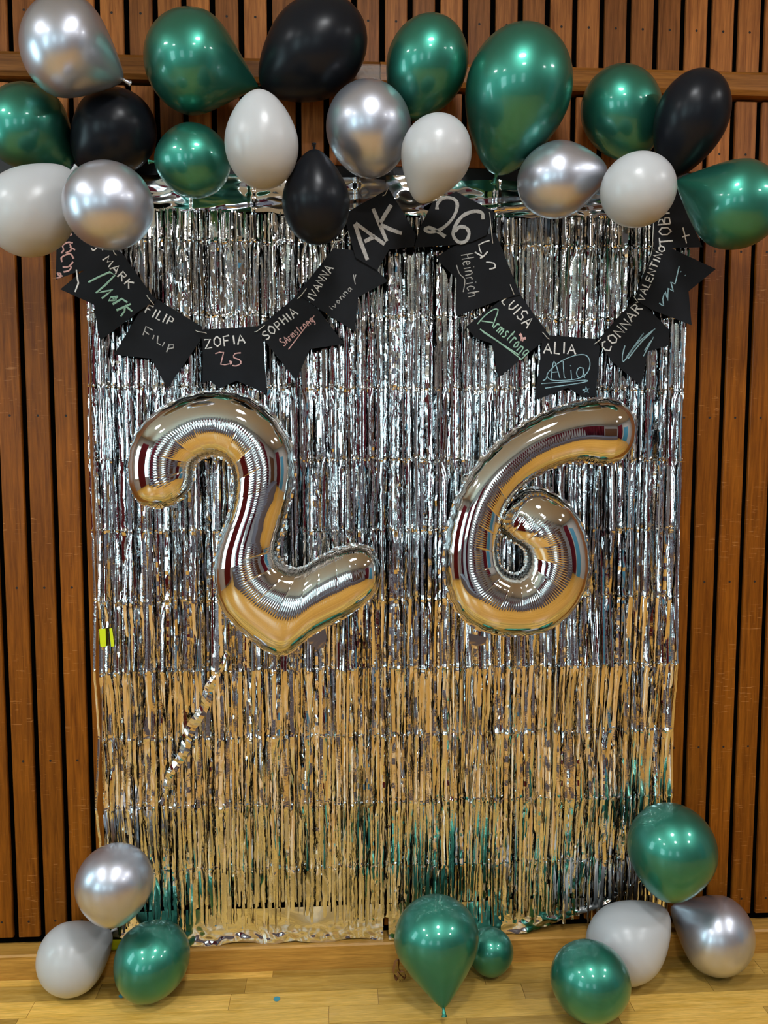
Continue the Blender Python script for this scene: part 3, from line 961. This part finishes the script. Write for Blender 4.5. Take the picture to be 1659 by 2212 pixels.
def rib(strokes, wpx, y, smooth_n=1):
    """flat chalk lines lying on the card: a thin raised ribbon for each stroke"""
    V, F = [], []
    R = random.Random(len(strokes))
    for st in strokes:
        p = [at(x, yy_, y) for x, yy_ in st]
        if smooth_n > 1 and len(p) > 2:
            p = catmull(p, smooth_n)
        b = len(V)
        for i, q in enumerate(p):
            t_ = (p[min(i + 1, len(p) - 1)] - p[max(i - 1, 0)])
            if t_.length < 1e-6:
                t_ = Vector((1, 0, 0))
            t_.normalize()
            nn = Vector((-t_.z, 0, t_.x)) * (wpx * mpp(q) / 2 * R.uniform(0.85, 1.15))
            V += [q - nn, q - nn * 0.6 - Vector((0, 0.0005, 0)), q + nn * 0.6 - Vector((0, 0.0005, 0)), q + nn]
        for i in range(len(p) - 1):
            for k in range(3):
                F.append((b + 4 * i + k, b + 4 * i + k + 1, b + 4 * i + k + 5, b + 4 * i + k + 4))
    return V, F
GF = 'black paper bunting flags'
def flag(c, poly, y, label, writing):
    pp = [cp(c, *p) for p in poly]
    pts = [at(px, py, y) for px, py in pp]
    n = len(pts)
    V = [p for p in pts] + [p + Vector((0, 0.0012, 0)) for p in pts]
    F = [tuple(range(n)), tuple(range(n, 2 * n))[::-1]] + [(k, n + k, n + (k + 1) % n, (k + 1) % n) for k in range(n)]
    # winding: the front face looks at -y
    ar = sum(pts[k].x * pts[(k + 1) % n].z - pts[(k + 1) % n].x * pts[k].z for k in range(n))
    if ar < 0:
        F = [q[::-1] for q in F]
    loc = Vector((sum(p.x for p in pts) / n, y, min(p.z for p in pts)))
    o = obj('bunting_flag', V, F, M['card'], loc=loc)
    tag(o, label, 'flag', GF)
    for nm, mat, wpx, strokes, sm in writing:
        V, F = rib(strokes, wpx, y - 0.0003, sm)
        obj(nm, V, F, M[mat], o, loc=loc)
    return o
def tr(c, *strokes):
    return [[cp(c, *p) for p in s] for s in strokes]
def circ(cx, cy, r, n=9):
    return [(cx + r * math.cos(2 * math.pi * k / n), cy + r * math.sin(2 * math.pi * k / n)) for k in range(n + 1)]
W3 = 3.0
flag('p', [(225, 425), (252, 548), (186, 583), (165, 588), (120, 604), (122, 530), (104, 455)], -0.050,
     'leftmost black flag with pink writing, half hidden by silver and white balloons',
     [('lettering', 'chalk_pink', 3.4, tr('l', [(240, 548), (300, 490), (378, 462), (320, 425), (262, 438)],
        [(398, 588), (330, 578), (245, 618), (258, 690), (225, 738)], [(352, 600), (372, 690), (290, 735)], [(350, 648), (432, 690)],
        [(410, 822), (362, 750), (285, 768), (225, 808), (236, 870)], [(245, 945), (330, 942), (400, 868)], [(340, 930), (372, 950), (335, 1000), (258, 1020)],
        [(165, 1028), (195, 1082), (242, 1078)], [(178, 1038), (218, 1048), (202, 1088)], [(150, 1110), (222, 1098)]), 4),
      ('title_lettering', 'chalk_white', 2.6, tr('l', [(675, 660), (688, 692), (722, 690), (746, 662), (738, 640)], [(836, 672), (842, 698)]), 3)])
flag('p', [(250, 538), (262, 545), (336, 648), (302, 671), (216, 736), (203, 658), (130, 625), (170, 592)], -0.054,
     'black flag with a large green signature and a white name above it',
     [('title_lettering', 'chalk_white', 3.2, text('l', 'MARK', (840, 845), (1235, 1275), 125), 1),
      ('signature', 'chalk_green', 4.2, tr('l', [(628, 1172), (800, 1085), (950, 1020), (1025, 1068), (880, 1215), (740, 1335), (850, 1312), (995, 1288), (910, 1350), (828, 1415)],
        [(1072, 1385), (965, 1395), (932, 1448), (1010, 1442), (1062, 1388)], [(985, 1400), (1045, 1440)], [(990, 1502), (1128, 1420), (1212, 1475)],
        [(1048, 1592), (1262, 1495)], [(1172, 1545), (1168, 1605), (1112, 1682)], [(1175, 1520), (1282, 1608)]), 1),
      ('chalk_line', 'chalk_white', 3.2, tr('l', [(448, 985), (466, 1120), (480, 1185), (430, 1318)]), 1)])
flag('3', [(503, 640), (545, 618), (798, 772), (790, 840), (620, 1088), (535, 935), (345, 916), (475, 700)], -0.046,
     'black flag with the same white name written twice, left of the lowest flag',
     [('title_lettering', 'chalk_white', 3.0, text('3', 'FILIP', (500, 700), (640, 772), 45), 1),
      ('signature', 'chalk_grey', 2.6, tr('3', [(495, 815), (510, 770), (545, 790)], [(503, 795), (526, 812)], [(545, 836), (552, 815)], [(572, 818), (568, 855), (586, 866)],
        [(594, 872), (606, 850)], [(616, 902), (630, 862)], [(628, 866), (652, 864), (650, 880), (624, 886)]), 1)])
flag('3', [(786, 795), (800, 786), (930, 780), (1080, 769), (1102, 800), (1112, 880), (1130, 1118), (975, 1048), (885, 1089), (835, 1046), (800, 1062), (802, 870)], -0.050,
     'lowest black flag of the left swag, just above the foil digit two',
     [('title_lettering', 'chalk_white', 3.2, text('3', 'ZOFIA', (812, 884), (1018, 856), 48), 1),
      ('signature', 'chalk_pink', 2.6, tr('3', [(865, 910), (908, 903), (893, 965), (938, 962)], [(940, 945), (944, 966), (950, 948)], [(996, 906), (966, 910), (960, 930), (990, 942), (996, 960), (972, 973), (953, 970)]), 2)])
flag('3', [(1076, 772), (1130, 740), (1210, 675), (1290, 603), (1390, 680), (1525, 860), (1350, 886), (1278, 1048), (1112, 836)], -0.046,
     'black flag with a pink underlined signature, right of the lowest left flag',
     [('title_lettering', 'chalk_white', 3.0, text('3', 'SOPHIA', (1125, 842), (1290, 708), 46), 1),
      ('signature', 'chalk_pink', 2.2, text('3', 'SArmstrong', (1216, 872), (1372, 742), 40, 0.02) + tr('3', [(1240, 888), (1372, 715)]), 2)])
flag('p', [(644, 634), (660, 612), (690, 575), (720, 536), (760, 540), (790, 560), (838, 607), (774, 642), (766, 716), (689, 667)], -0.050,
     'black flag with a faint small signature, under the flag reading AK',
     [('title_lettering', 'chalk_white', 3.0, text('3', 'IVANNA', (1368, 640), (1470, 474), 42), 1),
      ('signature', 'chalk_grey', 1.8, text('3', 'ivonna', (1464, 690), (1566, 580), 30, 0.02) + tr('3', [(1572, 505), (1582, 555)], [(1585, 505), (1578, 528)]), 1)])
flag('4', [(40, 275), (200, 182), (365, 94), (470, 265), (560, 420), (545, 508), (368, 526), (282, 676), (128, 588)], -0.056,
     'black flag with the large chalk letters AK',
     [('lettering', 'chalk_grey', 8.0, tr('4', [(122, 345), (165, 480), (212, 602)], [(126, 338), (230, 415), (335, 490)], [(190, 470), (268, 432)],
        [(252, 235), (300, 350), (350, 468)], [(382, 208), (340, 275), (300, 345)], [(296, 345), (380, 385), (458, 412)]), 1)])
flag('4', [(600, 345), (680, 185), (848, 112), (1128, 262), (1062, 425), (960, 472), (800, 498), (548, 512), (572, 420)], -0.056,
     'black flag with the large chalk number 26',
     [('lettering', 'chalk_grey', 7.0, tr('4', [(710, 240), (715, 195), (760, 158), (830, 165), (856, 212), (825, 300), (745, 378), (665, 402), (625, 388), (650, 370), (705, 392), (770, 436)],
        [(1040, 312), (1032, 265), (972, 254), (890, 290), (835, 370), (828, 430), (868, 476), (918, 466), (940, 412), (918, 372), (870, 366), (838, 402)]), 4)])
flag('4', [(1000, 425), (1130, 408), (1222, 640), (1308, 850), (1180, 882), (845, 1006), (850, 735), (792, 680), (698, 586), (800, 520)], -0.050,
     'black flag with a faint grey signature, below the flag reading 26',
     [('title_lettering', 'chalk_white', 3.0, tr('4', [(1086, 463), (1010, 494), (1030, 556)], [(982, 546), (1040, 580)], [(1072, 543), (1040, 580), (1018, 590)], [(1062, 618), (1118, 625), (1126, 657), (1085, 668)]), 2),
      ('signature', 'chalk_grey', 2.0, text('4', 'Heinrich', (884, 566), (938, 872), 82, 0.02) + tr('4', [(850, 640), (872, 702), (910, 745), (898, 832)]), 3)])
flag('4', [(1180, 880), (1300, 838), (1400, 985), (1515, 1140), (1440, 1210), (1150, 1446), (1102, 1200), (985, 1162), (918, 1080)], -0.046,
     'black flag with a green underlined signature and a small pink heart',
     [('title_lettering', 'chalk_white', 3.0, text('4', 'LUISA', (1172, 898), (1352, 1092), 76), 1),
      ('signature', 'chalk_green', 2.6, tr('4', [(1000, 1062), (1050, 1005), (1110, 960), (1148, 958), (1130, 1020), (1108, 1082)], [(1030, 1040), (1112, 1052)],
        [(1018, 1098), (1160, 1195), (1312, 1312)], [(1040, 1118), (1300, 1285)]) + text('4', 'rmstrong', (1108, 1090), (1338, 1300), 88, 0.02), 2),
      ('heart', 'chalk_pink', 5.5, tr('4', [(1302, 1132), (1316, 1150), (1318, 1182)], [(1318, 1182), (1330, 1165), (1348, 1164)]), 2)])
flag('5', [(212, 1050), (240, 1020), (400, 1032), (552, 1045), (580, 1092), (570, 1240), (555, 1412), (480, 1421), (376, 1358), (160, 1441), (190, 1240)], -0.050,
     'lowest black flag of the right swag, just above the foil digit six',
     [('title_lettering', 'chalk_white', 3.4, text('5', 'ALIA', (220, 1134), (425, 1142), 68), 1),
      ('signature', 'chalk_blue', 2.0, text('5', 'Alia', (268, 1306), (486, 1288), 105, 0.02) + tr('5', [(215, 1312), (236, 1300), (256, 1252), (330, 1190), (420, 1152), (492, 1150), (518, 1200), (500, 1262), (440, 1300), (330, 1312), (265, 1306), (243, 1272), (290, 1220)], [(205, 1332), (350, 1322), (490, 1310), (470, 1325), (230, 1361)]), 4),
      ('star', 'chalk_blue', 2.6, tr('5', [(470, 1371), (512, 1364), (480, 1391), (492, 1350), (508, 1389), (470, 1371)]), 1)])
flag('5', [(562, 1052), (600, 1018), (700, 902), (822, 788), (900, 860), (1030, 990), (1020, 1086), (890, 1126), (845, 1346), (660, 1190)], -0.046,
     'black flag with a pale blue scrawl, right of the lowest right flag',
     [('title_lettering', 'chalk_white', 3.2, text('5', 'CONNAR', (632, 1132), (858, 852), 62), 1),
      ('signature', 'chalk_blue', 2.4, tr('5', [(742, 1088), (726, 1150), (730, 1192), (772, 1140), (862, 1008), (752, 1162), (832, 1062), (936, 980), (850, 1062), (762, 1172)], [(868, 1120), (925, 1032), (860, 1156)]), 2)])
flag('5', [(808, 792), (832, 700), (880, 585), (922, 480), (1030, 460), (1325, 597), (1150, 740), (1170, 957), (910, 856)], -0.054,
     'black flag with a long white name along its edge, reaching over the wood',
     [('title_lettering', 'chalk_white', 3.0, text('5', 'VALENTINO', (862, 806), (1002, 458), 44), 1),
      ('signature', 'chalk_blue', 2.6, tr('5', [(962, 815), (990, 832), (984, 790), (1002, 742), (1016, 800), (1020, 720), (1052, 742), (1036, 680), (1062, 692), (1075, 640), (1090, 578)], [(1098, 612), (1102, 616)], [(1126, 636), (1130, 640)]), 2)])
flag('5', [(932, 476), (908, 300), (1010, 180), (1080, 60), (1150, 260), (1240, 456), (1040, 463)], -0.050,
     'topmost black flag of the right swag, partly behind the rightmost green balloon',
     [('title_lettering', 'chalk_white', 3.0, text('r', 'TOBI', (428, 1240), (388, 815), 150), 1),
      ('chalk_cross', 'chalk_white', 2.8, tr('r', [(565, 1020), (590, 1120), (612, 1222)], [(558, 1142), (650, 1114)]), 1)])

# the cord that threads the flags: it lies in front of the cards only at the slots
def cord(px, label):
    pts = [at(x, y, d) for x, y, d in px]
    V, F = tube(pts, 0.0011, 6)
    o = obj('bunting_string', V, F, M['string'], loc=pts[0], smooth=True)
    tag(o, label, 'string', 'strings of the two flag swags')
fr, bk = -0.0582, -0.040
def q_(c, x, y, d):
    a = cp(c, x, y)
    return (a[0], a[1], d)
cord([(232, 435, bk), (248, 530, bk), q_('l', 1000, 705, fr), q_('l', 1026, 752, fr), (262, 558, bk), (312, 628, bk), q_('l', 1515, 1395, fr), q_('l', 1582, 1478, fr), (334, 660, bk),
      (420, 712, bk), q_('3', 775, 797, fr), q_('3', 812, 802, fr), (450, 722, bk), (545, 718, bk), q_('3', 1076, 797, fr), q_('3', 1100, 779, fr), (575, 700, bk), (640, 648, bk),
      q_('3', 1303, 614, fr), q_('3', 1324, 587, fr), (665, 618, bk), (712, 552, bk), q_('3', 1468, 355, fr), q_('3', 1480, 335, fr), (735, 520, bk), (800, 440, bk), (832, 420, fr), (840, 404, fr)],
     'white string of the left flag swag')
cord([(905, 520, bk), (940, 460, bk), (1000, 430, bk), (1050, 450, bk), q_('4', 1088, 268, fr), q_('4', 1106, 452, fr), (1066, 535, bk), (1100, 610, bk), q_('4', 1240, 793, fr), q_('4', 1257, 836, fr), (1112, 640, bk),
      (1170, 716, bk), q_('4', 1478, 1132, fr), q_('4', 1502, 1162, fr), (1190, 735, bk), (1280, 745, bk), q_('5', 552, 1074, fr), q_('5', 580, 1052, fr), (1300, 728, bk), (1370, 655, bk), q_('5', 826, 810, fr), q_('5', 800, 776, fr),
      (1378, 630, bk), (1405, 555, bk), q_('r', 170, 1310, fr), q_('r', 186, 1018, fr), (1412, 470, bk)],
     'white string of the right flag swag')

# ------------------------------------------------------------------ small things
def card(name, poly, y, mat, label, cat, group=None, th=0.0008, plane_y=True):
    pts = [at(px, py, y) for px, py in poly]
    n = len(pts)
    V = pts + [p + Vector((0, th, 0)) for p in pts]
    F = [tuple(range(n)), tuple(range(n, 2 * n))[::-1]] + [(k, n + k, n + (k + 1) % n, (k + 1) % n) for k in range(n)]
    loc = Vector((sum(p.x for p in pts) / n, y, min(p.z for p in pts)))
    return tag(obj(name, V, F, mat, loc=loc), label, cat, group)
card('tape_strip', [(214, 1359), (228, 1358), (229, 1397), (217, 1398)], -0.052, M['yellow'], 'wider neon yellow tape piece on the left edge of the foil curtain', 'tape', 'neon yellow tape pieces')
card('tape_strip', [(236, 1358), (242, 1357), (247, 1396), (240, 1397)], -0.052, M['yellow'], 'narrow neon yellow tape piece beside the wider one', 'tape', 'neon yellow tape pieces')
card('yellow_card', [(238, 2030), (262, 2030), (262, 2074), (234, 2074)], -0.030, M['yellow'], 'yellow card behind the white and green floor balloons at the left', 'card')
for (px, py, r, lab) in ((598, 2158, 0.0095, 'blue paper dot on the floor below the middle of the left curtain'), (263, 2151, 0.0085, 'blue paper dot on the floor beside the left green balloon')):
    c = at_floor(px, py, 0.0004)
    V = [(c.x + r * math.cos(k * math.pi / 10), c.y + r * 1.05 * math.sin(k * math.pi / 10), z) for z in (0.0004, 0.0012) for k in range(20)]
    F = [tuple(range(20))[::-1], tuple(range(20, 40))] + [(k, (k + 1) % 20, 20 + (k + 1) % 20, 20 + k) for k in range(20)]
    tag(obj('confetti_dot', V, F, M['blue_paper'], loc=c), lab, 'confetti', 'blue confetti dots')
# clear tape on the rail, creased
def tape(poly, y, label, nx=10, nz=5):
    a, b, c, d = [at(px, py, y) for px, py in poly]
    V, F = [], []
    R = random.Random(3)
    for j in range(nz + 1):
        for i in range(nx + 1):
            p = a.lerp(b, i / nx).lerp(d.lerp(c, i / nx), j / nz)
            V.append(p + Vector((0, R.uniform(-0.0016, 0.0016), 0)))
    for j in range(nz):
        for i in range(nx):
            k = j * (nx + 1) + i
            F.append((k, k + 1, k + nx + 2, k + nx + 1))
    tag(obj('clear_tape', V, F, M['tape'], loc=a), label, 'tape')
tape([(770, 142), (822, 142), (822, 178), (770, 178)], -0.030, 'crinkled clear tape on the wooden rail above the central silver balloon')
# crumpled brown ribbon on the floor by the teardrop balloon
c0 = at_floor(858, 2118, 0.0)
V, F = [], []
R = random.Random(11)
path = [(0.0, 0.0, 0.002), (-0.010, 0.006, 0.020), (-0.006, 0.010, 0.048), (0.004, 0.006, 0.060), (0.006, 0.0, 0.034), (0.018, -0.004, 0.030), (0.024, -0.006, 0.012), (0.012, -0.006, 0.020), (0.002, -0.008, 0.030), (0.008, -0.010, 0.004)]
pp = catmull([Vector(p) for p in path], 5)
for i, p in enumerate(pp):
    wv = Vector((0.006 * math.cos(i * 0.4), 0.008, 0.005 * math.sin(i * 0.7)))
    V += [c0 + p - wv * 0.5, c0 + p + wv * 0.5, c0 + p + wv * 0.5 + Vector((0, 0.0008, 0.0008)), c0 + p - wv * 0.5 + Vector((0, 0.0008, 0.0008))]
mz = min(v.z for v in V)
V = [v - Vector((0, 0, mz - 0.0005)) for v in V]
for i in range(len(pp) - 1):
    for k in range(4):
        F.append((4 * i + k, 4 * i + (k + 1) % 4, 4 * i + 4 + (k + 1) % 4, 4 * i + 4 + k))
tag(obj('crumpled_ribbon', V, F, M['brown_paper'], loc=c0), 'crumpled brown ribbon on the floor left of the teardrop balloon', 'ribbon')
